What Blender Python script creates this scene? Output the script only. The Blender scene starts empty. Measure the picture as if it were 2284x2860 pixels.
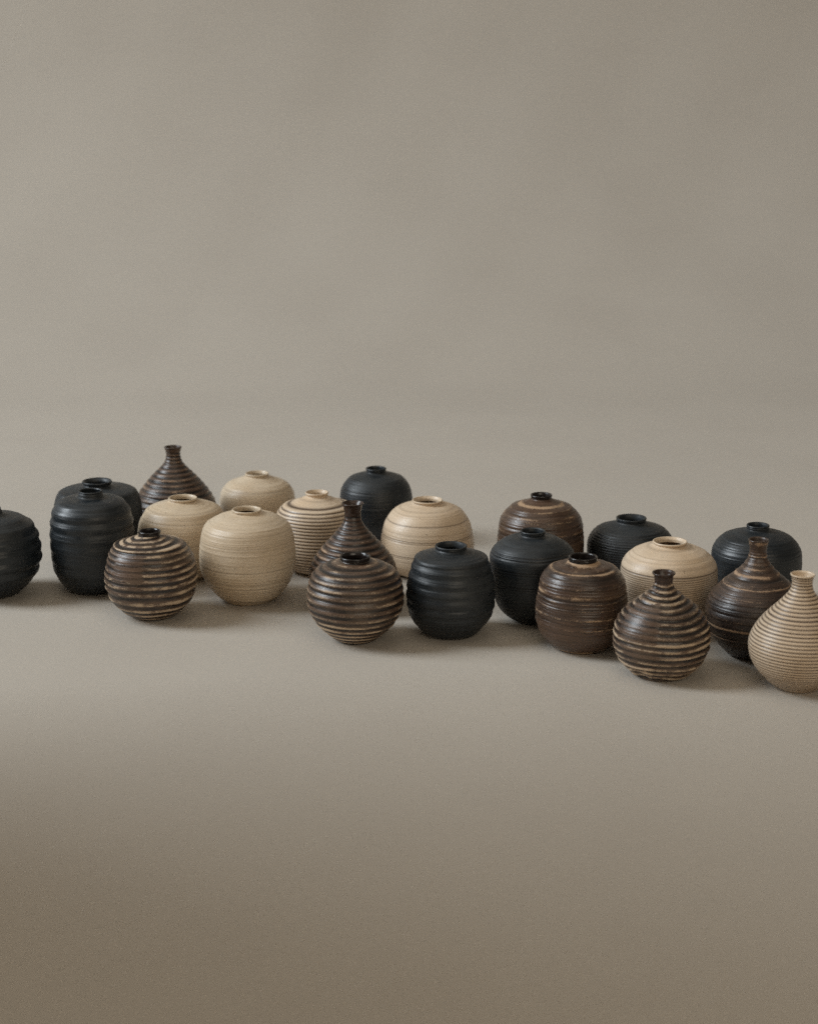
import bpy, math
import numpy as np

S = bpy.context.scene
# ---------------------------------------------------------------- camera
H = 0.50
cam_data = bpy.data.cameras.new('camera')
cam = bpy.data.objects.new('camera', cam_data)
S.collection.objects.link(cam)
cam.location = (0, 0, H)
cam.rotation_euler = (math.radians(90 - 14.5432), 0, 0)
cam_data.sensor_fit = 'VERTICAL'
cam_data.sensor_height = 36.0
cam_data.sensor_width = 36.0 * 2284 / 2860
cam_data.lens = 5200 * 36 / 2860
cam_data.clip_start = 0.01
cam_data.clip_end = 50
cam_data.dof.use_dof = True
cam_data.dof.focus_distance = 1.60
cam_data.dof.aperture_fstop = 6.3
S.camera = cam

# ---------------------------------------------------------------- world and lamps
W = bpy.data.worlds.new('World')
S.world = W
W.use_nodes = True
bg = W.node_tree.nodes['Background']
bg.inputs['Color'].default_value = (1.0, 0.90, 0.76, 1)
bg.inputs['Strength'].default_value = 0.12

def area(name, loc, target, sx, sy, watts, col, spread):
    l = bpy.data.lights.new(name, 'AREA')
    l.shape = 'RECTANGLE'
    l.size, l.size_y = sx, sy
    l.energy = watts
    l.color = col
    l.spread = math.radians(spread)
    o = bpy.data.objects.new(name, l)
    S.collection.objects.link(o)
    o.location = loc
    d = np.array(target, float) - np.array(loc, float)
    import mathutils
    o.rotation_euler = mathutils.Vector(d).to_track_quat('-Z', 'Y').to_euler()
    return o

area('window_light', (-3.15, 1.68, 2.32), (0.0, 1.86, 0.75), 1.35, 2.3, 46, (0.87, 0.945, 1.0), 97)
area('ceiling_light', (-0.5, 1.40, 2.6), (-0.5, 1.401, 0.0), 2.5, 2.5, 11, (1.0, 0.90, 0.745), 180)
area('room_light', (0.7, -0.7, 1.1), (0.1, 1.6, 0.1), 1.6, 1.2, 14, (1.0, 0.885, 0.71), 180)
S.view_settings.view_transform = 'Standard'
S.view_settings.look = 'None'
S.view_settings.gamma = 1
S.view_settings.exposure = 0
S.view_settings.use_curve_mapping = False
S.cycles.use_denoising = False
S.cycles.use_adaptive_sampling = True
S.cycles.adaptive_threshold = 0.027
S.cycles.adaptive_min_samples = 24

# ---------------------------------------------------------------- node helpers
def new_mat(name):
    m = bpy.data.materials.new(name)
    m.use_nodes = True
    nt = m.node_tree
    return m, nt, nt.nodes['Principled BSDF']

def N(nt, kind, **kw):
    n = nt.nodes.new(kind)
    for k, v in kw.items():
        if k in n.inputs:
            n.inputs[k].default_value = v
        else:
            setattr(n, k, v)
    return n

def mixc(nt, fac, a, b, mode='MIX'):
    n = nt.nodes.new('ShaderNodeMix')
    n.data_type = 'RGBA'
    n.blend_type = mode
    for sock, val in ((n.inputs[0], fac), (n.inputs[6], a), (n.inputs[7], b)):
        if hasattr(val, 'is_output'):
            nt.links.new(val, sock)
        elif isinstance(val, tuple):
            sock.default_value = (*val, 1)
        else:
            sock.default_value = val
    return n.outputs[2]

def math_(nt, op, a, b=0.5, clamp=False):
    n = nt.nodes.new('ShaderNodeMath')
    n.operation = op
    n.use_clamp = clamp
    for sock, val in ((n.inputs[0], a), (n.inputs[1], b)):
        if hasattr(val, 'is_output'):
            nt.links.new(val, sock)
        else:
            sock.default_value = val
    return n.outputs[0]

def ramp(nt, v, lo, hi, a=0.0, b=1.0):
    n = nt.nodes.new('ShaderNodeMapRange')
    n.interpolation_type = 'SMOOTHSTEP'
    nt.links.new(v, n.inputs[0])
    n.inputs[1].default_value = lo
    n.inputs[2].default_value = hi
    n.inputs[3].default_value = a
    n.inputs[4].default_value = b
    return n.outputs[0]

def noise(nt, scale, detail=3, rough=0.55, stretch=(1, 1, 1)):
    tc = nt.nodes.new('ShaderNodeTexCoord')
    oi = nt.nodes.new('ShaderNodeObjectInfo')
    mp = nt.nodes.new('ShaderNodeMapping')
    nt.links.new(tc.outputs['Object'], mp.inputs[0])
    mp.inputs['Scale'].default_value = stretch
    sc = nt.nodes.new('ShaderNodeVectorMath')
    sc.operation = 'ADD'
    nt.links.new(mp.outputs[0], sc.inputs[0])
    cmb = nt.nodes.new('ShaderNodeCombineXYZ')
    for i in range(3):
        nt.links.new(oi.outputs['Random'], cmb.inputs[i])
    nt.links.new(cmb.outputs[0], sc.inputs[1])
    n = N(nt, 'ShaderNodeTexNoise', Scale=scale, Detail=detail, Roughness=rough)
    nt.links.new(sc.outputs[0], n.inputs['Vector'])
    return n.outputs[0]

def bump(nt, bsdf, h, strength, dist):
    b = N(nt, 'ShaderNodeBump', Strength=strength, Distance=dist)
    nt.links.new(h, b.inputs['Height'])
    nt.links.new(b.outputs[0], bsdf.inputs['Normal'])

def coat(nt):
    a = N(nt, 'ShaderNodeAttribute', attribute_name='coat')
    s = nt.nodes.new('ShaderNodeSeparateColor')
    nt.links.new(a.outputs['Color'], s.inputs[0])
    return s.outputs

STREAK = (1, 1, 22)

def black_material():
    m, nt, b = new_mat('matte_black_slip')
    c = coat(nt)
    st = noise(nt, 45, 3, 0.6, STREAK)
    sp = noise(nt, 900, 2)
    col = mixc(nt, ramp(nt, st, 0.35, 0.7), (0.0092, 0.0130, 0.0166), (0.0175, 0.0225, 0.0268))
    col = mixc(nt, ramp(nt, sp, 0.5, 0.75, 0, 0.5), col, (0.046, 0.048, 0.047))
    col = mixc(nt, c[1], col, (0.004, 0.004, 0.005))
    dust = noise(nt, 22, 4, 0.65)
    col = mixc(nt, ramp(nt, dust, 0.45, 0.72, 0, 0.4), col, (0.052, 0.056, 0.057))
    r = math_(nt, 'ADD', ramp(nt, st, 0.3, 0.7, 0.34, 0.46), ramp(nt, dust, 0.3, 0.75, -0.04, 0.18))
    nt.links.new(col, b.inputs['Base Color'])
    nt.links.new(r, b.inputs['Roughness'])
    h = math_(nt, 'ADD', math_(nt, 'MULTIPLY', st, 1.0), math_(nt, 'MULTIPLY', sp, 0.25))
    bump(nt, b, h, 0.4, 0.0004)
    b.inputs['Specular IOR Level'].default_value = 0.5
    return m

def beige_material(name, base, streak, line, amt):
    m, nt, b = new_mat(name)
    c = coat(nt)
    st = noise(nt, 40, 4, 0.65, (1, 1, 30))
    cl = noise(nt, 28, 3)
    sp = noise(nt, 900, 2)
    col = mixc(nt, ramp(nt, st, 0.42, 0.68, 0, amt), base, streak)
    col = mixc(nt, ramp(nt, cl, 0.35, 0.72, 0, 0.5), col, tuple(x * y for x, y in zip(base, (0.84, 0.74, 0.60))))
    col = mixc(nt, ramp(nt, sp, 0.54, 0.72, 0, 0.38), col, tuple(x * 0.55 for x in base))
    fs = noise(nt, 420, 0)
    col = mixc(nt, ramp(nt, fs, 0.84, 0.87, 0, 0.6), col, (0.14, 0.09, 0.05))
    col = mixc(nt, c[1], col, line)
    nt.links.new(col, b.inputs['Base Color'])
    nt.links.new(ramp(nt, cl, 0.3, 0.7, 0.36, 0.48), b.inputs['Roughness'])
    b.inputs['Specular IOR Level'].default_value = 0.6
    h = math_(nt, 'ADD', st, math_(nt, 'MULTIPLY', sp, 0.3))
    bump(nt, b, h, 0.45, 0.0005)
    return m

def brown_material(name, dark, mid, pale, rlo=0.29, rhi=0.46):
    m, nt, b = new_mat(name)
    c = coat(nt)
    st = noise(nt, 35, 4, 0.65, (1, 1, 26))
    mo = noise(nt, 1000, 3, 0.7)
    cl = noise(nt, 60, 4, 0.6, (1, 1, 3))
    body = math_(nt, 'ADD', math_(nt, 'MULTIPLY', ramp(nt, st, 0.33, 0.68), 0.55), math_(nt, 'SUBTRACT', math_(nt, 'MULTIPLY', c[2], 1.1), 0.45), True)
    col = mixc(nt, body, dark, mid)
    col = mixc(nt, ramp(nt, mo, 0.52, 0.72, 0, 0.4), col, tuple(x * 2.0 for x in mid))
    col = mixc(nt, math_(nt, 'MULTIPLY', c[1], 0.9), col, tuple(x * 0.45 for x in dark))
    pt = noise(nt, 32, 5, 0.7, (1, 1, 1.8))
    col = mixc(nt, ramp(nt, pt, 0.45, 0.68, 0, 0.65), col, tuple(x * 0.38 + y * 0.12 for x, y in zip(mid, pale)))
    col = mixc(nt, ramp(nt, pt, 0.50, 0.30, 0, 0.5), col, dark)
    # the glaze breaks to the pale clay on the crests, with a ragged speckled edge
    p = math_(nt, 'ADD', c[0], math_(nt, 'MULTIPLY', math_(nt, 'SUBTRACT', mo, 0.5), 1.5))
    p = math_(nt, 'ADD', p, math_(nt, 'MULTIPLY', math_(nt, 'SUBTRACT', cl, 0.5), 1.5))
    pf = math_(nt, 'MULTIPLY', ramp(nt, p, 0.22, 0.85), ramp(nt, c[0], 0.0, 0.22))
    col = mixc(nt, pf, col, pale)
    nt.links.new(col, b.inputs['Base Color'])
    rr = math_(nt, 'ADD', ramp(nt, mo, 0.3, 0.7, rlo, rhi), math_(nt, 'MULTIPLY', pf, 0.25))
    nt.links.new(rr, b.inputs['Roughness'])
    b.inputs['Specular IOR Level'].default_value = 0.55
    h = math_(nt, 'ADD', math_(nt, 'MULTIPLY', st, 0.9), math_(nt, 'MULTIPLY', mo, 0.3))
    bump(nt, b, h, 0.4, 0.0005)
    return m

def glaze_material(name, col, r):
    m, nt, b = new_mat(name)
    mo = noise(nt, 500, 2)
    c = mixc(nt, ramp(nt, mo, 0.4, 0.7), col, tuple(x * 1.9 for x in col))
    nt.links.new(c, b.inputs['Base Color'])
    b.inputs['Roughness'].default_value = r
    bump(nt, b, mo, 0.25, 0.0003)
    return m

MAT = {
    'black': black_material(),
    'beige': beige_material('beige_stoneware', (0.64, 0.52, 0.38), (0.50, 0.385, 0.26), (0.10, 0.07, 0.045), 0.42),
    'beige_lined': beige_material('lined_beige_stoneware', (0.69, 0.55, 0.405), (0.58, 0.45, 0.315), (0.075, 0.043, 0.024), 0.25),
    'brown': brown_material('brown_streaked_glaze', (0.020, 0.0145, 0.012), (0.135, 0.082, 0.052), (0.50, 0.375, 0.255)),
    'bottle': brown_material('dark_bottle_glaze', (0.017, 0.0125, 0.011), (0.100, 0.060, 0.040), (0.38, 0.25, 0.155)),
    'russet': brown_material('russet_brown_glaze', (0.032, 0.020, 0.014), (0.105, 0.060, 0.038), (0.42, 0.28, 0.17), 0.27, 0.44),
    'neck_glaze': glaze_material('black_brown_neck_glaze', (0.012, 0.009, 0.008), 0.24),
    'neck_brown': glaze_material('brown_neck_glaze', (0.036, 0.022, 0.016), 0.3),
}

def paper_material():
    m, nt, b = new_mat('backdrop_paper')
    big = noise(nt, 1.1, 3, 0.5, (1, 1, 1))
    gr = noise(nt, 420, 2, 0.6)
    fib = noise(nt, 1500, 1)
    col = mixc(nt, ramp(nt, big, 0.3, 0.7), (0.512, 0.463, 0.402), (0.544, 0.492, 0.427))
    mid = noise(nt, 7, 5, 0.6, (1, 1, 1.6))
    col = mixc(nt, ramp(nt, mid, 0.4, 0.72, 0, 0.22), col, (0.455, 0.405, 0.350))
    scuff = noise(nt, 16, 6, 0.7, (0.5, 2.5, 1))
    col = mixc(nt, ramp(nt, scuff, 0.66, 0.74, 0, 0.25), col, (0.58, 0.54, 0.48))
    col = mixc(nt, ramp(nt, gr, 0.35, 0.65, 0, 0.16), col, (0.40, 0.37, 0.33))
    col = mixc(nt, ramp(nt, fib, 0.35, 0.65, 0, 0.24), col, (0.36, 0.33, 0.29))
    nt.links.new(col, b.inputs['Base Color'])
    b.inputs['Roughness'].default_value = 0.8
    b.inputs['Specular IOR Level'].default_value = 0.15
    bump(nt, b, math_(nt, 'ADD', gr, math_(nt, 'MULTIPLY', mid, 6.0)), 0.14, 0.0008)
    return m

# ---------------------------------------------------------------- backdrop: one roll of paper, floor swept up into a wall
def make_backdrop():
    y0, y1, R, top = -0.6, 2.55, 0.75, 2.3
    path = [(y, 0.0) for y in np.linspace(y0, y1, 80)]
    path += [(y1 + R * math.sin(a), R - R * math.cos(a)) for a in np.linspace(0, math.pi / 2, 50)[1:]]
    path += [(y1 + R, z) for z in np.linspace(R, top, 60)[1:]]
    path = np.array(path)
    nx = 160
    xs = np.linspace(-2.2, 2.2, nx)
    seg = np.hypot(*np.diff(path, axis=0).T)
    s = np.concatenate([[0], np.cumsum(seg)])
    tan = np.gradient(path, axis=0)
    tan /= np.linalg.norm(tan, axis=1)[:, None]
    nrm = np.stack([-tan[:, 1], tan[:, 0]], 1)
    V = np.zeros((len(path), nx, 3))
    X, SS = np.meshgrid(xs, s)
    # very soft buckles in the hanging part of the paper, none under the vases
    amp = np.clip((SS - 2.75) / 0.9, 0, 1) ** 1.5
    w = 0.9 * (0.0022 * np.sin(X * 5.3 + SS * 2.1 + 0.7) + 0.0016 * np.sin(X * 9.1 - SS * 5.0) + 0.0016 * np.sin(X * 3.7 + SS * 8.0 + 2.0) + 0.0009 * np.sin(X * 17 + SS * 9 + np.sin(SS * 7)) + 0.0006 * np.sin(X * 23 - SS * 14 + 2 * np.sin(X * 3)))
    w = w * amp
    V[..., 0] = X
    V[..., 1] = path[:, 0][:, None] + nrm[:, 0][:, None] * w
    V[..., 2] = path[:, 1][:, None] + nrm[:, 1][:, None] * w
    n = len(path)
    idx = np.arange(n * nx).reshape(n, nx)
    F = np.stack([idx[:-1, :-1], idx[:-1, 1:], idx[1:, 1:], idx[1:, :-1]], -1).reshape(-1, 4)
    me = bpy.data.meshes.new('backdrop')
    me.from_pydata(V.reshape(-1, 3).tolist(), [], F.tolist())
    me.polygons.foreach_set('use_smooth', [True] * len(F))
    me.materials.append(paper_material())
    o = bpy.data.objects.new('backdrop', me)
    S.collection.objects.link(o)
    o['kind'] = 'structure'
    o['label'] = 'warm grey seamless paper sweeping from floor to wall'
    return o
make_backdrop()

# added light-blocking flag: its edge shades the near part of the paper, out of frame at the left
def make_light_flag():
    import bmesh
    bm = bmesh.new()
    x0, x1, y0, y1, z0, z1 = -0.95, -0.88, -0.5, 1.295, 0.0005, 2.4
    bmesh.ops.create_cube(bm, size=1)
    for v in bm.verts:
        v.co = ((x0 + x1) / 2 + v.co.x * (x1 - x0), (y0 + y1) / 2 + v.co.y * (y1 - y0), (z0 + z1) / 2 + v.co.z * (z1 - z0))
    bmesh.ops.bevel(bm, geom=bm.edges[:], offset=0.004, segments=2, affect='EDGES')
    me = bpy.data.meshes.new('wall')
    bm.to_mesh(me); bm.free()
    m, nt, b = new_mat('matte_flag_paint')
    n1 = noise(nt, 14, 4)
    nt.links.new(mixc(nt, n1, (0.30, 0.27, 0.235), (0.36, 0.325, 0.285)), b.inputs['Base Color'])
    b.inputs['Roughness'].default_value = 0.9
    bump(nt, b, noise(nt, 160, 4), 0.2, 0.001)
    me.materials.append(m)
    o = bpy.data.objects.new('wall', me)  # unseen board added to block the window light
    S.collection.objects.link(o)
    o['kind'] = 'structure'
    o['label'] = 'matte grey flag board added left of the paper, unseen, to shade its near part'
make_light_flag()

# ---------------------------------------------------------------- vase data: profile radius and height in mm
DATA = {
    'A': {'x': -0.3789, 'y': 1.6301, 'prof': [(17.0, 0.0), (22.1, 1.2), (29.0, 6.9), (35.4, 13.8), (40.2, 20.4), (43.0, 27.8), (44.5, 36.4), (43.7, 45.2), (41.9, 55.3), (39.6, 61.6), (36.4, 66.3), (34.1, 68.5), (27.5, 71.9)], 'neck': (11.3, 75.4), 'rim': (10.2, 80.9)},
    'B': {'x': -0.2981, 'y': 1.7314, 'prof': [(20.4, 0.0), (32.0, 4.3), (39.9, 15.1), (40.8, 29.0), (42.0, 41.3), (42.0, 50.9), (41.2, 59.2), (39.6, 66.0), (38.0, 69.2), (36.6, 71.2), (35.1, 72.3)], 'neck': (12.5, 78.0), 'rim': (14.2, 81.4)},
    'C': {'x': -0.2893, 'y': 1.6429, 'prof': [(17.1, 0.0), (24.1, 2.4), (29.3, 7.8), (33.4, 14.9), (36.0, 21.5), (37.2, 29.4), (37.9, 39.8), (38.0, 51.5), (37.7, 60.8), (36.7, 68.8), (35.4, 74.4), (34.1, 78.5), (32.0, 81.5), (29.0, 83.5), (23.6, 86.0)], 'neck': (11.3, 88.3), 'rim': (11.0, 93.7)},
    'D': {'x': -0.2338, 'y': 1.8025, 'prof': [(16.2, 0.0), (27.0, 3.4), (33.3, 9.8), (37.6, 17.0), (40.9, 25.5), (41.8, 32.6), (41.5, 38.5), (39.9, 44.4), (36.0, 51.6), (31.7, 58.0), (26.5, 64.5), (19.9, 71.8), (12.5, 79.3), (8.6, 84.7)], 'neck': (7.2, None), 'rim': (8.6, 99.0)},
    'E': {'x': -0.2256, 'y': 1.5648, 'prof': [(14.2, 0.0), (23.2, 3.6), (28.8, 8.5), (34.5, 14.4), (37.7, 20.8), (39.6, 28.1), (40.3, 35.5), (39.8, 42.9), (38.3, 49.4), (36.4, 56.2), (34.4, 59.8), (31.3, 64.2), (30.7, 65.4), (26.9, 66.7)], 'neck': (9.2, 74.1), 'rim': (9.8, 77.0)},
    'F': {'x': -0.2114, 'y': 1.6895, 'prof': [(19.4, 0.0), (27.5, 3.2), (33.8, 9.5), (39.1, 17.2), (41.8, 26.1), (42.8, 36.5), (42.5, 45.7), (40.7, 54.1), (37.5, 60.1), (34.3, 64.9), (32.7, 66.1), (27.9, 67.9)], 'neck': (12.7, 73.7), 'rim': (13.5, 75.5)},
    'G': {'x': -0.145, 'y': 1.6122, 'prof': [(20.8, 0.0), (25.9, 3.4), (31.9, 9.4), (36.6, 15.5), (40.2, 22.5), (42.6, 30.5), (43.2, 37.6), (43.1, 45.5), (42.2, 54.5), (40.6, 63.3), (38.5, 68.9), (35.1, 72.5), (29.8, 75.5), (27.2, 77.0), (22.5, 78.8)], 'neck': (12.6, 82.8), 'rim': (13.2, 84.1)},
    'H': {'x': -0.155, 'y': 1.85, 'prof': [(19.2, 0.0), (30.5, 6.7), (35.1, 13.2), (37.9, 20.4), (38.6, 29.1), (38.4, 35.3), (37.2, 41.3), (35.0, 45.7), (31.3, 49.4), (29.2, 50.8), (27.6, 51.7), (19.7, 54.5)], 'neck': (11.2, 58.5), 'rim': (12.0, 60.9)},
    'I': {'x': -0.0869, 'y': 1.7058, 'prof': [(18.9, 0.0), (25.5, 3.0), (31.3, 8.0), (35.9, 14.6), (38.9, 23.6), (39.7, 35.3), (39.5, 47.3), (38.7, 55.1), (37.5, 58.1), (34.8, 61.5), (32.0, 64.2), (23.1, 67.3)], 'neck': (9.9, 73.2), 'rim': (11.0, 76.6)},
    'J': {'x': -0.0497, 'y': 1.5948, 'prof': [(15.5, 0.0), (29.9, 6.2), (35.6, 13.0), (38.5, 19.1), (39.6, 26.2), (38.9, 32.5), (37.6, 37.8), (34.7, 44.1), (30.7, 49.7), (25.4, 56.1), (19.3, 62.9), (13.1, 70.3), (10.2, 74.1), (7.6, 79.6)], 'neck': (7.3, None), 'rim': (9.8, 94.4)},
    'K': {'x': -0.0451, 'y': 1.4982, 'prof': [(15.2, 0.0), (21.2, 3.9), (27.2, 9.3), (32.6, 14.7), (36.2, 20.6), (39.1, 26.7), (40.6, 32.4), (40.8, 37.3), (40.2, 44.5), (38.8, 51.6), (37.2, 55.8), (35.2, 59.1), (32.4, 61.4), (27.0, 64.6), (22.8, 66.6)], 'neck': (12.2, 71.3), 'rim': (13.1, 73.1)},
    'L': {'x': -0.033, 'y': 1.8138, 'prof': [(17.6, 0.0), (26.3, 6.0), (31.8, 12.4), (35.0, 19.6), (36.6, 29.4), (36.9, 38.2), (36.5, 44.4), (35.8, 49.4), (34.3, 55.3), (31.9, 59.3), (28.3, 63.4), (26.7, 65.0), (25.0, 65.7), (17.3, 68.4)], 'neck': (9.8, 71.1), 'rim': (10.3, 74.7)},
    'M': {'x': 0.0173, 'y': 1.6985, 'prof': [(21.2, 0.0), (32.2, 2.6), (38.4, 8.1), (42.0, 13.2), (43.9, 19.5), (44.3, 27.4), (43.7, 34.3), (42.2, 41.9), (39.8, 49.9), (36.2, 56.3), (32.3, 60.9), (30.1, 62.4), (28.0, 63.6), (21.3, 66.2)], 'neck': (13.2, 69.6), 'rim': (14.4, 71.2)},
    'N': {'x': 0.0354, 'y': 1.5137, 'prof': [(17.5, 0.0), (23.4, 2.6), (27.8, 7.3), (32.2, 12.5), (35.2, 18.5), (36.9, 24.5), (37.6, 30.7), (37.8, 36.9), (37.2, 42.2), (36.5, 47.6), (35.1, 54.0), (34.0, 58.2), (32.6, 62.2), (31.9, 65.8), (30.9, 67.5), (29.7, 68.3), (22.8, 71.1)], 'neck': (12.9, 76.7), 'rim': (13.6, 78.1)},
    'O': {'x': 0.1227, 'y': 1.6772, 'prof': [(22.1, 0.0), (31.2, 4.1), (36.6, 11.2), (39.5, 18.8), (40.3, 27.9), (40.3, 37.3), (39.7, 46.8), (39.1, 53.7), (37.1, 59.8), (33.6, 64.8), (29.0, 69.4), (27.2, 70.7), (18.4, 73.8)], 'neck': (9.3, 77.9), 'rim': (10.1, 81.5)},
    'P': {'x': 0.1068, 'y': 1.5515, 'prof': [(14.1, 0.0), (20.8, 4.2), (26.3, 8.9), (30.5, 14.8), (32.9, 23.0), (34.5, 34.1), (35.6, 43.1), (36.7, 52.0), (36.9, 58.0), (35.7, 62.5), (32.8, 66.3), (29.2, 69.6), (26.3, 71.4), (24.9, 72.4), (17.6, 75.2)], 'neck': (10.4, 77.7), 'rim': (11.0, 80.7)},
    'Q': {'x': 0.1435, 'y': 1.4781, 'prof': [(20.2, 0.0), (27.8, 5.1), (32.5, 10.6), (35.4, 15.4), (37.4, 21.1), (38.4, 29.0), (37.9, 38.3), (36.8, 46.8), (35.8, 54.3), (34.5, 60.5), (32.3, 64.4), (29.6, 67.4), (27.2, 69.1), (22.1, 71.2)], 'neck': (11.7, 75.4), 'rim': (12.1, 78.5)},
    'R': {'x': 0.2078, 'y': 1.6853, 'prof': [(22.3, 0.0), (33.2, 4.6), (38.4, 10.3), (40.5, 16.4), (41.0, 24.2), (40.8, 32.2), (39.7, 36.9), (37.2, 41.4), (33.1, 45.6), (32.0, 46.6), (26.0, 48.6)], 'neck': (13.4, 52.9), 'rim': (14.2, 57.3)},
    'S': {'x': 0.2222, 'y': 1.5303, 'prof': [(18.2, 0.0), (25.2, 2.9), (32.1, 9.8), (36.9, 17.0), (39.9, 25.1), (41.1, 35.6), (41.4, 42.1), (41.3, 49.6), (40.9, 55.1), (39.3, 59.4), (36.8, 63.2), (32.3, 67.0), (31.8, 67.8), (29.6, 68.8), (23.5, 71.4)], 'neck': (13.7, 75.4), 'rim': (14.7, 77.2)},
    'T': {'x': 0.201, 'y': 1.4116, 'prof': [(15.9, 0.0), (22.0, 0.8), (27.6, 6.4), (32.5, 12.0), (35.9, 18.4), (37.8, 23.6), (38.6, 30.8), (38.0, 37.3), (36.1, 43.2), (32.9, 48.8), (29.0, 54.0), (23.2, 59.2), (15.9, 64.9), (10.2, 70.2), (8.5, 73.2), (7.8, 74.8)], 'neck': (7.6, None), 'rim': (9.3, 84.4)},
    'U': {'x': 0.3077, 'y': 1.588, 'prof': [(19.9, 0.0), (27.0, 3.8), (32.5, 9.7), (37.1, 17.0), (39.5, 25.3), (40.0, 34.1), (40.0, 44.2), (39.5, 50.7), (38.0, 56.1), (34.9, 60.8), (30.8, 64.9), (29.1, 66.0), (20.0, 69.2)], 'neck': (9.5, 72.7), 'rim': (10.1, 76.2)},
    'V': {'x': 0.284, 'y': 1.4598, 'prof': [(14.8, 0.0), (22.2, 2.4), (28.1, 7.9), (32.6, 13.0), (36.7, 19.8), (39.3, 27.6), (40.5, 35.4), (40.2, 42.0), (38.7, 47.6), (35.7, 53.0), (30.1, 59.1), (24.2, 64.8), (18.5, 69.7), (13.3, 74.8), (9.8, 79.6), (7.3, 85.2)], 'neck': (7.1, None), 'rim': (8.4, 98.1)},
    'W': {'x': 0.3039, 'y': 1.3802, 'prof': [(14.6, 0.0), (21.2, 3.7), (27.0, 9.3), (32.4, 15.3), (36.2, 21.6), (38.5, 28.8), (39.1, 35.8), (37.9, 41.9), (34.9, 48.3), (30.5, 54.9), (24.8, 61.2), (18.7, 67.4), (13.4, 73.2), (9.5, 78.5), (8.1, 82.9)], 'neck': (8.1, None), 'rim': (9.5, 92.3)},
}

# ---------------------------------------------------------------- lathe tools
def smooth_path(pts, step=0.5, sigma=1.6):
    p = np.array(pts, float)
    t = np.concatenate([[0], np.cumsum(np.hypot(*np.diff(p, axis=0).T) ** 0.5)])
    out = []
    for i in range(len(p) - 1):
        p0 = p[i - 1] if i > 0 else 2 * p[i] - p[i + 1]
        p3 = p[i + 2] if i + 2 < len(p) else 2 * p[i + 1] - p[i]
        t1, t2 = t[i], t[i + 1]
        t0 = t[i - 1] if i > 0 else t1 - (t2 - t1)
        t3 = t[i + 2] if i + 2 < len(p) else t2 + (t2 - t1)
        for u in np.linspace(t1, t2, 14, endpoint=False):
            a1 = (t1 - u) / (t1 - t0) * p0 + (u - t0) / (t1 - t0) * p[i]
            a2 = (t2 - u) / (t2 - t1) * p[i] + (u - t1) / (t2 - t1) * p[i + 1]
            a3 = (t3 - u) / (t3 - t2) * p[i + 1] + (u - t2) / (t3 - t2) * p3
            b1 = (t2 - u) / (t2 - t0) * a1 + (u - t0) / (t2 - t0) * a2
            b2 = (t3 - u) / (t3 - t1) * a2 + (u - t1) / (t3 - t1) * a3
            out.append((t2 - u) / (t2 - t1) * b1 + (u - t1) / (t2 - t1) * b2)
    out.append(p[-1])
    q = resample(np.array(out), step)
    if sigma > 0 and len(q) > 12:
        k = int(3 * sigma / step)
        x = np.arange(-k, k + 1) * step
        g = np.exp(-x * x / (2 * sigma * sigma)); g /= g.sum()
        pad = np.vstack([2 * q[0] - q[k:0:-1], q, 2 * q[-1] - q[-2:-k - 2:-1]])
        q = np.stack([np.convolve(pad[:, 0], g, 'valid'), np.convolve(pad[:, 1], g, 'valid')], 1)
    return q

def resample(p, step):
    s = np.concatenate([[0], np.cumsum(np.hypot(*np.diff(p, axis=0).T))])
    n = max(2, int(s[-1] / step) + 1)
    u = np.linspace(0, s[-1], n)
    return np.stack([np.interp(u, s, p[:, 0]), np.interp(u, s, p[:, 1])], 1)

def sstep(x, a, b):
    t = np.clip((x - a) / (b - a), 0, 1)
    return t * t * (3 - 2 * t)

class Wob:
    """smooth random field over angle and height, period 2 pi in angle"""
    def __init__(self, seed, n=7, kmax=5, fz=0.12):
        r = np.random.RandomState(seed)
        self.k = r.randint(0, kmax + 1, n)
        self.f = r.uniform(-fz, fz, n)
        self.p = r.uniform(0, 6.28, n)
        self.a = 1 / (1 + self.k * 0.5)
        self.a /= self.a.sum() * 0.6
    def __call__(self, ph, z):
        return sum(a * np.sin(k * ph + f * z * 6.28 + p) for k, f, p, a in zip(self.k, self.f, self.p, self.a))

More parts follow.
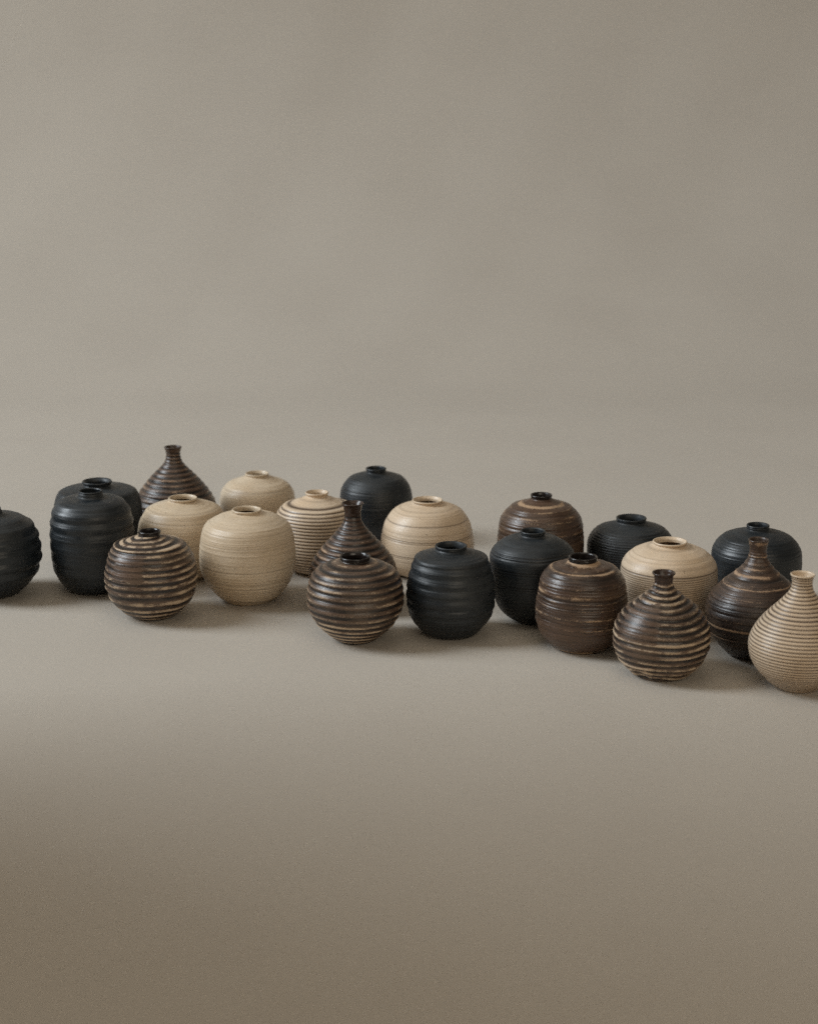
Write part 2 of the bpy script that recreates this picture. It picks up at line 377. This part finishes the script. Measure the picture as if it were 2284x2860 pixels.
def vase_field(cfg, seed):
    ztop = cfg['ztop']
    w1, w2, w3 = Wob(seed, fz=0.01), Wob(seed + 50, n=9, kmax=9, fz=0.12), Wob(seed + 90, n=9, kmax=7, fz=0.05)
    w4 = Wob(seed + 130, n=12, kmax=30, fz=0.25)
    rs = np.random.RandomState(seed)
    gz = rs.normal(size=600)
    def field(ph, z):
        """returns displacement along the normal in mm, and the coat layers"""
        pale = np.zeros(np.broadcast(ph, z).shape); dark = pale.copy(); d = pale.copy(); mid = pale + (np.interp(z, *cfg['mids']) if 'mids' in cfg else 0.85) + 0.15 * w3(ph, z)
        wa = cfg.get('wob', 0.3) * (0.25 + 0.75 * sstep(ztop - z, -2, 12))
        ze = z + wa * w1(ph, z) + wa * 0.5 * w3(ph, z) + cfg.get('tilt', 0.0) * np.cos(ph + cfg.get('tph', 0.0)) * 40
        d += cfg.get('lump', 0.25) * w2(ph, z * 0.3)
        calm = np.ones_like(d)
        for (pc, pw, zlo, zhi) in cfg.get('patch', []):
            a = np.abs((ph - pc + math.pi) % (2 * math.pi) - math.pi)
            edge = pw + 0.05 * w4(ph * 0, z * 3)
            calm *= 1 - (1 - sstep(a, edge - 0.05, edge + 0.02)) * sstep(z + 1.5 * w3(ph, z), zlo - 1, zlo + 1) * (1 - sstep(z + 1.5 * w4(ph, z), zhi - 1, zhi + 1))
        if 'crests' in cfg:
            zc = np.array(sorted(cfg['crests'], reverse=True), float)
            up = zc[0] - zc[1]; dn = zc[-2] - zc[-1]
            if cfg.get('extend', True):
                zc = np.concatenate([[zc[0] + up * 2, zc[0] + up], zc, zc[-1] - dn * np.arange(1, 4)])
            t = np.interp(ze, zc[::-1], np.arange(len(zc))[::-1])
            u = t - np.floor(t)
            g0 = cfg.get('g0', 0.36)
            u = np.where(u < g0, 0.5 * u / g0, 0.5 + 0.5 * (u - g0) / (1 - g0))
            c = 0.5 + 0.5 * np.cos(2 * math.pi * u)
            if 'round' in cfg:
                c = c ** cfg['round']
            mid = cfg.get('m0', 0.0) + (1 - cfg.get('m0', 0.0)) * sstep(c, 0.12, 0.62) * (0.9 + 0.25 * w3(ph, z)) + (1 - calm) * 0.3
            k = np.floor(t + 0.5).astype(int)
            var = 1 + cfg.get('var', 0.2) * gz[np.clip(k, 0, 599)] * 0.6
            hz = np.interp(z, *cfg['amp']) if isinstance(cfg['amp'], tuple) else cfg['amp']
            d += hz * var * (c - 0.6) * calm
            pa = np.interp(z, *cfg['pale'])
            pa = pa * (1 + 0.55 * w4(ph * 1.0, z * 0.4) + 0.35 * w2(ph, z))
            pale += pa * sstep(c, np.interp(z, *cfg['pwz']) if 'pwz' in cfg else cfg.get('pw', 0.45), 1.0) * (0.75 + 0.5 * w3(ph, z)) * (0.06 + 0.94 * calm)
            dark += cfg.get('dk', 0.8) * (1 - sstep(c, 0.02, 0.45)) * (0.1 + 0.9 * calm)
        for (zg, wg, dg, kg) in cfg.get('grooves', []):
            e = np.exp(-((ze - zg) / wg) ** 2)
            d -= dg * e
            dark += kg * e
        for (zg, wg, pg) in cfg.get('bands', []):      # bands of bare or pale clay
            e = np.exp(-((ze - zg) / wg) ** 2)
            pale += pg * e * np.clip(0.75 + 0.5 * w3(ph, z * 0.3) + 0.2 * w4(ph, z * 0.2), 0.2, 1.2) * calm
        if 'fine' in cfg:                               # turning marks
            f = cfg['fine']
            i = (ze * 1.1 + 40)
            i0 = np.clip(np.floor(i).astype(int), 0, 598); fr = i - np.floor(i)
            fr = fr * fr * (3 - 2 * fr)
            g = gz[i0] * (1 - fr) + gz[i0 + 1] * fr
            d += f * g
            dark += np.clip(-g - 0.5, 0, 1) * cfg.get('fdk', 0.2)
            pale += np.clip(g - 0.7, 0, 1) * cfg.get('fpl', 0.0) * np.clip(0.5 + w4(ph, z * 0.3) + w3(ph, z), 0, 1.2)
        for (pc, zc_, pr, dep) in cfg.get('dents', []):
            a = np.abs((ph - pc + math.pi) % (2 * math.pi) - math.pi) * 38
            q = np.hypot(a, (z - zc_) * 1.6) / pr
            d -= dep * (1 - sstep(q, 0.3, 1.0))
            pale += 0.5 * np.exp(-((q - 0.95) / 0.12) ** 2)
        for (p0, z0, ln, am, sd) in cfg.get('cracks', []):
            a = ((ph - p0 + math.pi) % (2 * math.pi) - math.pi)
            path = z0 + am * np.sin(a * 7 + sd) + 0.6 * am * np.sin(a * 17 + sd * 3)
            e = np.exp(-((z - path) / 0.55) ** 2) * (1 - sstep(np.abs(a), ln * 0.8, ln))
            d -= 0.5 * e
            d += 0.25 * np.exp(-((z - path - 1.0) / 0.8) ** 2) * (1 - sstep(np.abs(a), ln * 0.8, ln))
            dark += 0.9 * e
            pale += 0.35 * np.exp(-((z - path - 0.9) / 0.5) ** 2) * (1 - sstep(np.abs(a), ln * 0.8, ln))
        return d, np.clip(pale, 0, 1.6), np.clip(dark, 0, 1), np.clip(mid, 0, 1)
    return field

def lathe(name, shells, mat, parent, segs):
    """shells: list of (path in mm, field or None). One mesh."""
    Vs, Fs, Cs = [], [], []
    off = 0
    for path, field in shells:
        path = np.asarray(path, float)
        n = len(path)
        tan = np.gradient(path, axis=0)
        tan /= np.maximum(np.linalg.norm(tan, axis=1), 1e-9)[:, None]
        nr_, nz_ = tan[:, 1], -tan[:, 0]          # outward for a path that climbs
        ph = np.linspace(0, 2 * math.pi, segs, endpoint=False)[None, :]
        r = path[:, 0][:, None]; z = path[:, 1][:, None]
        if field is not None:
            d, pale, dark, mid = field(ph, z)
            fade = sstep(path[:, 1], 0.3, 3.0)[:, None]
            d = d * fade
        else:
            d = np.zeros((n, segs)); pale = d; dark = d; mid = d + 0.5
        rr = np.maximum(r + d * nr_[:, None], 0.0)
        zz = z + d * nz_[:, None]
        V = np.stack([rr * np.cos(ph), rr * np.sin(ph), zz + 0 * ph], -1) * 0.001
        idx = np.arange(n * segs).reshape(n, segs) + off
        nx = np.roll(idx, -1, axis=1)
        F = np.stack([idx[:-1], nx[:-1], nx[1:], idx[1:]], -1).reshape(-1, 4)
        Vs.append(V.reshape(-1, 3)); Fs.append(F)
        Cs.append(np.stack([pale + 0 * d, dark + 0 * d, mid + 0 * d, d * 0 + 1], -1).reshape(-1, 4))
        off += n * segs
    V = np.vstack(Vs); F = np.vstack(Fs); C = np.vstack(Cs)
    me = bpy.data.meshes.new(name)
    me.vertices.add(len(V)); me.vertices.foreach_set('co', V.ravel())
    me.loops.add(F.size); me.loops.foreach_set('vertex_index', F.ravel().astype(np.int32))
    me.polygons.add(len(F))
    me.polygons.foreach_set('loop_start', np.arange(0, F.size, 4, dtype=np.int32))
    me.polygons.foreach_set('loop_total', np.full(len(F), 4, dtype=np.int32))
    me.polygons.foreach_set('use_smooth', np.ones(len(F), dtype=bool))
    at = me.color_attributes.new('coat', 'FLOAT_COLOR', 'POINT')
    at.data.foreach_set('color', C.ravel())
    me.update(calc_edges=True)
    me.validate()
    me.materials.append(mat)
    o = bpy.data.objects.new(name, me)
    S.collection.objects.link(o)
    o.parent = parent
    return o

def make_vase(key, cfg):
    D = DATA[key]
    prof = list(D['prof']); nr, nz = D['neck']; rr, rz = D['rim']
    bottle = nz is None
    root = bpy.data.objects.new('bottle_vase' if bottle else 'jar_vase', None)
    S.collection.objects.link(root)
    root.empty_display_size = 0.02
    root.location = (D['x'] + cfg.get('dx', 0), D['y'], 0.0004)
    root.rotation_euler = (cfg.get('lean', (0, 0))[0], cfg.get('lean', (0, 0))[1], 0)
    root['label'] = cfg['label']
    root['category'] = 'vase'
    if cfg.get('group'):
        root['group'] = cfg['group']
    cfg['ztop'] = 200 if bottle else prof[-1][1] - 2
    field = vase_field(cfg, cfg['seed'])
    segs = cfg.get('segs', 112)
    fr = prof[0][0]
    wall = cfg.get('wall', 1.9)
    if bottle:
        last = prof[-1]
        zt = rz - cfg.get('lip', 2.2)
        zb = last[1]
        zm = zb + (zt - zb) * cfg.get('waist', 0.55)
        full = prof[1:] + [(nr, zm), (nr + (rr - nr) * 0.55, zt - 0.2), (rr - 0.25, zt + 0.9)]
        curve = smooth_path([(fr, 0.0)] + full, 0.5, 0.9)
        cut = np.argmin(np.abs(curve[:, 1] - (zb + (zm - zb) * cfg.get('cut', 0.35))))
        body_o = curve[:cut + 1]; neck_o = curve[cut:]
        e0 = neck_o[-1]
        rim_pts = [e0, (rr, rz - 0.55), (rr - 0.35, rz - 0.05), (rr - 0.95, rz - 0.1), (rr - wall, rz - 1.1)]
        in_neck = [(rr - wall, rz - 1.1), (nr + 0.3 - wall * 0.6, zt - 1.5), (nr - wall, zm), (max(last[0] - wall, nr - wall + 0.3), zb)]
        nb = neck_o[0]
    else:
        nzb = min(nz, rz - cfg.get('collar', 3.8))
        pr = [p for p in prof[1:] if p[1] < nzb - 1.2]
        fil = cfg.get('fillet', 2.2)
        pr += [(nr + fil, nzb - 0.9), (nr + fil * 0.25, nzb - 0.1), (nr, nzb + 0.7)]
        body_o = smooth_path([(fr, 0.0)] + pr, 0.5, 0.7)
        e0 = body_o[-1]
        fl = cfg.get('flare', 0.4)
        neck_o = smooth_path([tuple(e0), (nr + (rr - nr) * fl, nzb + 0.7 + (rz - 1.7 - nzb - 0.7) * 0.6), (rr - 0.45, rz - 1.75)], 0.4, 0)
        e1 = neck_o[-1]
        rim_pts = [tuple(e1), (rr - 0.02, rz - 1.1), (rr, rz - 0.6), (rr - 0.45, rz - 0.02), (rr - 1.1, rz - 0.05), (rr - wall, rz - 0.9)]
        in_neck = [(rr - wall, rz - 0.9), (nr - wall * 0.85, nzb + 1.5), (nr - wall * 0.8, nzb - 1.2)]
        nb = e0
    foot = [(0.01, 1.3), (fr - 4.0, 1.3), (fr - 3.0, 0.05), (fr - 0.7, 0.0)]
    body_path = np.vstack([resample(np.array(foot), 2.5)[:-1], [foot[-1]], body_o])
    inner = [in_neck[-1]]
    for (r, z) in reversed(prof[1:]):
        if z < in_neck[-1][1] - 3.5:
            inner.append((r - 3.6, max(z - 1.0, 4.5)))
    inner += [(fr * 0.6, 4.0), (0.01, 4.0)]
    mi = [inner[0]]
    for p in inner[1:]:
        if math.hypot(p[0] - mi[-1][0], p[1] - mi[-1][1]) > 0.8:
            mi.append(p)
    inner_p = smooth_path(mi, 2.0, 0)
    mat = MAT[cfg['mat']]
    body = lathe('body', [(body_path, field), (inner_p, None)], mat, root, segs)
    nmat = MAT[cfg.get('neckmat', cfg['mat'])]
    neck = lathe('neck', [(neck_o, field if cfg.get('neckfield', True) else (lambda ph, z: tuple([field(ph, z)[0]] + [0 * (ph + z)] * 3))),
                          (smooth_path(in_neck, 0.8, 0), None)], nmat, root, segs)
    rim = lathe('rim', [(smooth_path(rim_pts, 0.25, 0), None)], MAT[cfg.get('rimmat', cfg.get('neckmat', cfg['mat']))], neck, segs)
    return root

GB, GE, GR, GD = 'matte black ribbed and plain jar vases', 'beige stoneware jar vases', 'brown glazed jar vases', 'dark brown long necked bottle vases'
def seq(a, b, n, p=1.0):
    return [a + (b - a) * (i / (n - 1)) ** p for i in range(n)]
FRONT = -math.pi / 2
VASES = {
    'A': dict(mat='black', seed=1, crests=[73.7, 64.5, 54.5, 44.0, 33.0, 21.5], var=0.15, round=0.9, amp=([0, 14, 24, 66, 71], [0, 0.3, 1.5, 1.4, 0.3]), pale=([0, 90], [0, 0]), dk=0, g0=0.5, fine=0.05, group=GB,
              label='matte black ribbed vase cut off by the left edge of the photo'),
    'B': dict(mat='black', seed=2, fine=0.05, wall=2.2, flare=0.6, group=GB, collar=4.2,
              label='smooth black jar with a wide mouth standing behind the tall black ribbed vase at left'),
    'C': dict(mat='black', seed=3, crests=[84.6, 75.0, 65.0, 54.3, 43.3, 32.0, 21], var=0.15, round=0.9, amp=([0, 18, 30, 50, 70, 82, 86], [0, 0.2, 0.45, 0.7, 1.2, 1.0, 0.1]), pale=([0, 90], [0, 0]), dk=0, g0=0.42, fine=0.07, wob=0.3, group=GB,
              label='tall matte black vase with rounded ribs and sharp shoulder, left of the brown striped jar'),
    'D': dict(mat='bottle', seed=4, crests=[88, 84.7, 81.0, 77.2, 73.2, 69.0, 64.6, 60.0, 55.0, 49.6, 44, 38, 32, 26, 20, 14], amp=([0, 10, 70, 90], [0.2, 0.75, 0.6, 0.3]), pale=([0, 60, 90], [0.36, 0.32, 0.25]), fine=0.06, group=GD, cut=0.2, lip=1.8, wall=1.5,
              label='dark brown ribbed bottle at the back left, the highest neck in the photo'),
    'E': dict(mat='brown', fpl=0.25, seed=5, crests=[72.8, 70.4, 68.2, 65.6, 61.6, 57.0, 51.8, 46.4, 40.7, 34.7, 28.3, 19.6, 12.2, 7.2], amp=([0, 10, 50, 62, 70, 74], [0.35, 0.7, 0.8, 0.6, 0.35, 0.2]),
              pw=0.3, m0=0.25, pale=([0, 12, 35, 45, 60, 66, 75], [1, 1, 1, 0.72, 0.45, 0.95, 1.0]), neckmat='neck_glaze', neckfield=False, tilt=0.022, tph=math.pi, wob=0.9, fine=0.07, lump=0.4, var=0.5,
              patch=[(FRONT - 0.45, 0.42, 39, 62)], cracks=[(FRONT - 0.55, 39.5, 0.55, 0.8, 2)], collar=4.4, fillet=3.0, group=GR, segs=144,
              label='round brown jar with pale swirling rings and black neck, front left'),
    'F': dict(mat='beige', seed=6, fine=0.07, fdk=0.25, fillet=4.0, flare=0.35, collar=3.2, wall=1.7, group=GE,
              label='beige jar behind the brown striped jar and left of the front beige jar'),
    'G': dict(mat='beige', seed=7, fine=0.10, fdk=0.35, fillet=4.0, flare=0.35, collar=3.2, wall=1.9, wob=0.6, group=GE,
              label='round beige jar standing in front, right of the brown striped jar with black neck'),
    'H': dict(mat='beige', seed=8, fine=0.07, fdk=0.25, fillet=4.0, flare=0.35, collar=3.4, wall=1.6, group=GE,
              label='small beige jar farthest back, between the dark bottle and the finely grooved beige jar'),
    'I': dict(mat='beige_lined', seed=9, grooves=[(66.2 - 3.15 * i, 0.66, 0.6, 1.0) for i in range(20)], fine=0.03, wob=0.35, fillet=3.0, flare=0.3, collar=4.0, wall=1.5, group=GE, segs=112,
              label='beige jar ringed with brown grooves below a plain shoulder, left of the middle dark bottle'),
    'J': dict(mat='bottle', seed=10, crests=[88, 84, 79.8, 76.5, 73.4, 70.3, 66.6, 62.2, 57.8, 53.0, 48.1, 43, 38, 33, 28, 23, 18, 13], amp=([0, 15, 60, 68, 76, 90], [0.3, 0.9, 0.85, 0.6, 0.25, 0.15]),
              pale=([0, 60, 68, 76, 90], [0.5, 0.42, 0.3, 0.12, 0.05]), fine=0.06, group=GD, cut=0.45, lip=1.9, wall=1.5, neckmat='neck_brown', rimmat='neck_brown',
              label='dark brown bottle in the middle, rising behind the striped brown jar'),
    'K': dict(mat='brown', seed=11, crests=[70.2, 67.9, 64.9, 61.2, 56.4, 50.9, 45.1, 38.7, 32.0, 26.0, 20.2, 14.9, 10.2, 6.2], amp=([0, 8, 30, 56, 65, 72], [0.35, 0.75, 1.05, 0.95, 0.6, 0.4]),
              pale=([0, 15, 24, 33, 58, 64, 68, 75], [1.1, 1.1, 0.9, 0.6, 0.5, 0.5, 0.7, 0.9]), neckmat='neck_glaze', neckfield=False, wob=0.3, fine=0.05, group=GR, collar=4.0, fillet=3.5, segs=144, pwz=([0, 20, 40, 58, 64, 75], [0.25, 0.3, 0.4, 0.45, 0.72, 0.72]),
              label='round brown jar with even deep ribs all over and a black mouth, front centre'),
    'L': dict(mat='black', seed=12, fine=0.05, bands=[], grooves=[(55.4, 0.8, 0.35, 0.3), (57.5, 0.7, 0.2, 0.2)], group=GB, collar=4.2,
              label='tall smooth black jar farthest back, behind the middle bottle and the line-ringed jar'),
    'M': dict(mat='beige_lined', seed=13, grooves=[(53.5, 0.42, 0.35, 0.75), (39.9, 0.42, 0.35, 0.75), (38.3, 0.42, 0.3, 0.5), (25.4, 0.42, 0.35, 0.75), (23.8, 0.42, 0.3, 0.5)], fine=0.04, fillet=3.0, flare=0.35, collar=3.2, wall=1.7, group=GE,
              label='wide beige jar with a few thin incised lines, behind the ribbed black vase'),
    'N': dict(mat='black', seed=14, crests=[68.9, 60.8, 51.8, 43.6, 35.0, 26.5, 18], var=0.1, round=0.9, amp=([0, 14, 24, 50, 64, 70, 73], [0, 0.3, 0.8, 0.9, 0.9, 0.8, 0.0]), pale=([0, 90], [0, 0]), dk=0, g0=0.5, fine=0.07, wob=0.4, wall=2.2, group=GB,
              label='matte black ribbed vase in the front row, right of the brown ribbed jar'),
    'O': dict(mat='russet', fpl=0.3, seed=15, mids=([0, 45, 52, 60, 66, 72, 80], [0.5, 0.5, 0.85, 0.6, 0.9, 0.85, 1]), bands=[(73.3, 0.8, 1.2), (70.0, 0.5, 0.3), (64, 1.2, 0.25), (50, 1.5, 0.3)], grooves=[(66.8, 0.8, 0.3, 0.5), (61.6, 0.7, 0.35, 0.5), (55.4, 0.8, 0.4, 0.6), (47.0, 0.9, 0.5, 0.6)], fine=0.13, fdk=0.3, wob=0.6,
              dents=[(-0.25, 44, 9, 1.6)], neckmat='neck_glaze', neckfield=False, group=GR, collar=4.2, segs=128,
              label='brown jar with a pale ring round its shoulder, standing behind a black jar'),
    'P': dict(mat='black', seed=16, fine=0.04, grooves=[(64.2, 0.55, 0.7, 0.9), (61.6, 0.55, 0.6, 0.9), (51.3, 0.5, 0.5, 0.7), (49.0, 0.5, 0.4, 0.7), (37.3, 0.5, 0.45, 0.6), (35.2, 0.5, 0.35, 0.6)], group=GB, collar=4.2,
              label='black jar with thin double grooves, tapering between the ribbed black vase and brown jar'),
    'Q': dict(mat='russet', fpl=0.45, seed=17, mids=([0, 30, 36, 48, 53, 60, 68, 72, 80], [0.8, 0.75, 0.5, 0.45, 0.9, 0.45, 0.35, 0.9, 1]), bands=[(74.6, 1.5, 1.5), (69.3, 0.7, 0.7), (51.7, 1.6, 0.7), (34.2, 1.4, 0.8), (30.6, 0.5, 0.4), (1.6, 0.8, 0.9), (61, 0.5, 0.2)], grooves=[(70.3, 0.7, 0.45, 0.5), (66.3, 1.1, 0.4, 0.75), (49.3, 1.2, 0.6, 0.75), (29.4, 0.8, 0.5, 0.6), (57.5, 0.6, 0.3, 0.5), (41, 0.5, 0.2, 0.4)],
              fine=0.16, fdk=0.35, wob=0.7, tilt=0.004, neckmat='neck_glaze', neckfield=False, group=GR, cracks=[(FRONT + 0.35, 25.5, 0.62, 1.3, 1.0)], lump=0.5, collar=4.6, fillet=3.0, segs=144,
              label='brown jar with black glossy neck and cracked glaze band, front row beside the squat bottle'),
    'R': dict(mat='black', seed=18, grooves=[(46.6 - 2.3 * i, 0.7, 0.6, 0.8) for i in range(16)] + [(54.5, 0.4, 0.3, 0.3)], fine=0.03, wall=2.4, flare=0.6, group=GB,
              label='black jar with fine close grooves and wide collar, behind the beige jar at right'),
    'S': dict(mat='beige_lined', seed=19, grooves=[(55.4, 0.55, 0.4, 1.0)] + [(53.1 - 1.85 * i, 0.45, 0.28, 0.75) for i in range(24)], fine=0.03, fillet=3.0, flare=0.35, collar=3.2, wall=1.8, group=GE, segs=112,
              label='wide-mouthed beige jar with one dark line under its shoulder, behind the squat brown bottle'),
    'T': dict(mat='brown', fpl=0.3, seed=20, crests=[82.5, 78.6, 75.0, 70.8, 66.8, 63.0, 59.2, 55.0, 50.4, 45.4, 40.4, 34.9, 29.4, 23.8, 18.0, 12.8, 8.3], amp=([0, 10, 60, 72, 85], [0.5, 1.1, 1.15, 0.9, 0.4]),
              pale=([0, 12, 40, 60, 90], [0.85, 0.85, 0.72, 0.65, 0.5]), wob=0.6, fine=0.08, lump=0.6, var=0.5, pw=0.35, group=GD, patch=[(FRONT - 0.75, 0.55, 36, 62), (FRONT - 0.62, 0.45, 22, 30)],
              dents=[(FRONT - 0.75, 5, 13, 1.8)], neckmat='neck_brown', neckfield=False, rimmat='neck_brown', cut=0.3, waist=0.5, lip=2.1, wall=1.9, segs=160,
              label='squat brown bottle with broken ribs and a bare smooth patch, front right'),
    'U': dict(mat='black', seed=21, fine=0.06, grooves=[(57.0, 0.9, 0.3, 0.2), (64, 0.4, 0.2, 0.2), (60, 0.4, 0.2, 0.2)], group=GB, collar=4.2,
              label='wide black jar at the back right with a narrow neck, behind the brown bottle'),
    'V': dict(mat='bottle', fpl=0.6, seed=22, mids=([0, 30, 46, 52, 66, 72, 100], [0.0, 0.1, 0.15, 0.6, 0.5, 0.85, 0.8]), fine=0.09, fdk=0.3, wob=0.5, bands=[(95.5, 2.5, 0.7), (85.5, 0.6, 0.3), (78.9, 0.8, 0.5), (74.9, 0.8, 0.9), (70.0, 1.1, 1.2), (63, 1.0, 0.3), (29.9, 1.0, 1.2), (48, 0.6, 0.2)],
              grooves=[(90.5, 0.4, 0.3, 0.5), (88, 0.4, 0.3, 0.5), (85.6, 0.4, 0.35, 0.5), (83.2, 0.45, 0.4, 0.5), (80.7, 0.5, 0.4, 0.6), (60, 0.4, 0.2, 0.4), (57, 0.4, 0.2, 0.4), (54, 0.4, 0.2, 0.4), (22, 0.5, 0.3, 0.5), (19, 0.5, 0.3, 0.5), (76.9, 0.6, 0.5, 0.7), (72.9, 0.5, 0.5, 0.7), (67.6, 1.0, 0.4, 0.7), (50.2, 0.8, 0.6, 0.5), (42, 1.2, 0.6, 0.5), (36, 0.8, 0.3, 0.5), (27.5, 0.8, 0.5, 0.6), (16, 0.4, 0.3, 0.4)],
              group=GD, cut=0.2, waist=0.45, lip=2.0, wall=1.7, segs=128, rimmat='bottle',
              label='dark brown long-necked bottle with one bright tan ring, left of the pale striped bottle'),
    'W': dict(mat='beige_lined', seed=23, grooves=[(z, 0.52, 0.5, 1.1) for z in (90.2, 88.4, 86.3, 84.0, 81.6, 79.1, 76.5, 74.0, 71.4, 68.9, 66.3, 63.7, 61.1, 58.5, 55.9, 53.3, 50.7, 48.0, 45.3, 42.6, 39.8, 37.1, 34.3, 31.6, 28.9, 26.3, 23.8, 21.3, 18.9, 16.6, 14.4, 12.3, 10.3, 8.4, 6.6, 4.9, 3.3)],
              fine=0.02, lump=0.12, wob=0.15, cut=0.2, waist=0.5, lip=2.0, wall=1.7, segs=128,
              label='pale beige bottle with thin brown rings from neck to foot, at the right edge'),
}
for key, cfg in VASES.items():
    make_vase(key, cfg)
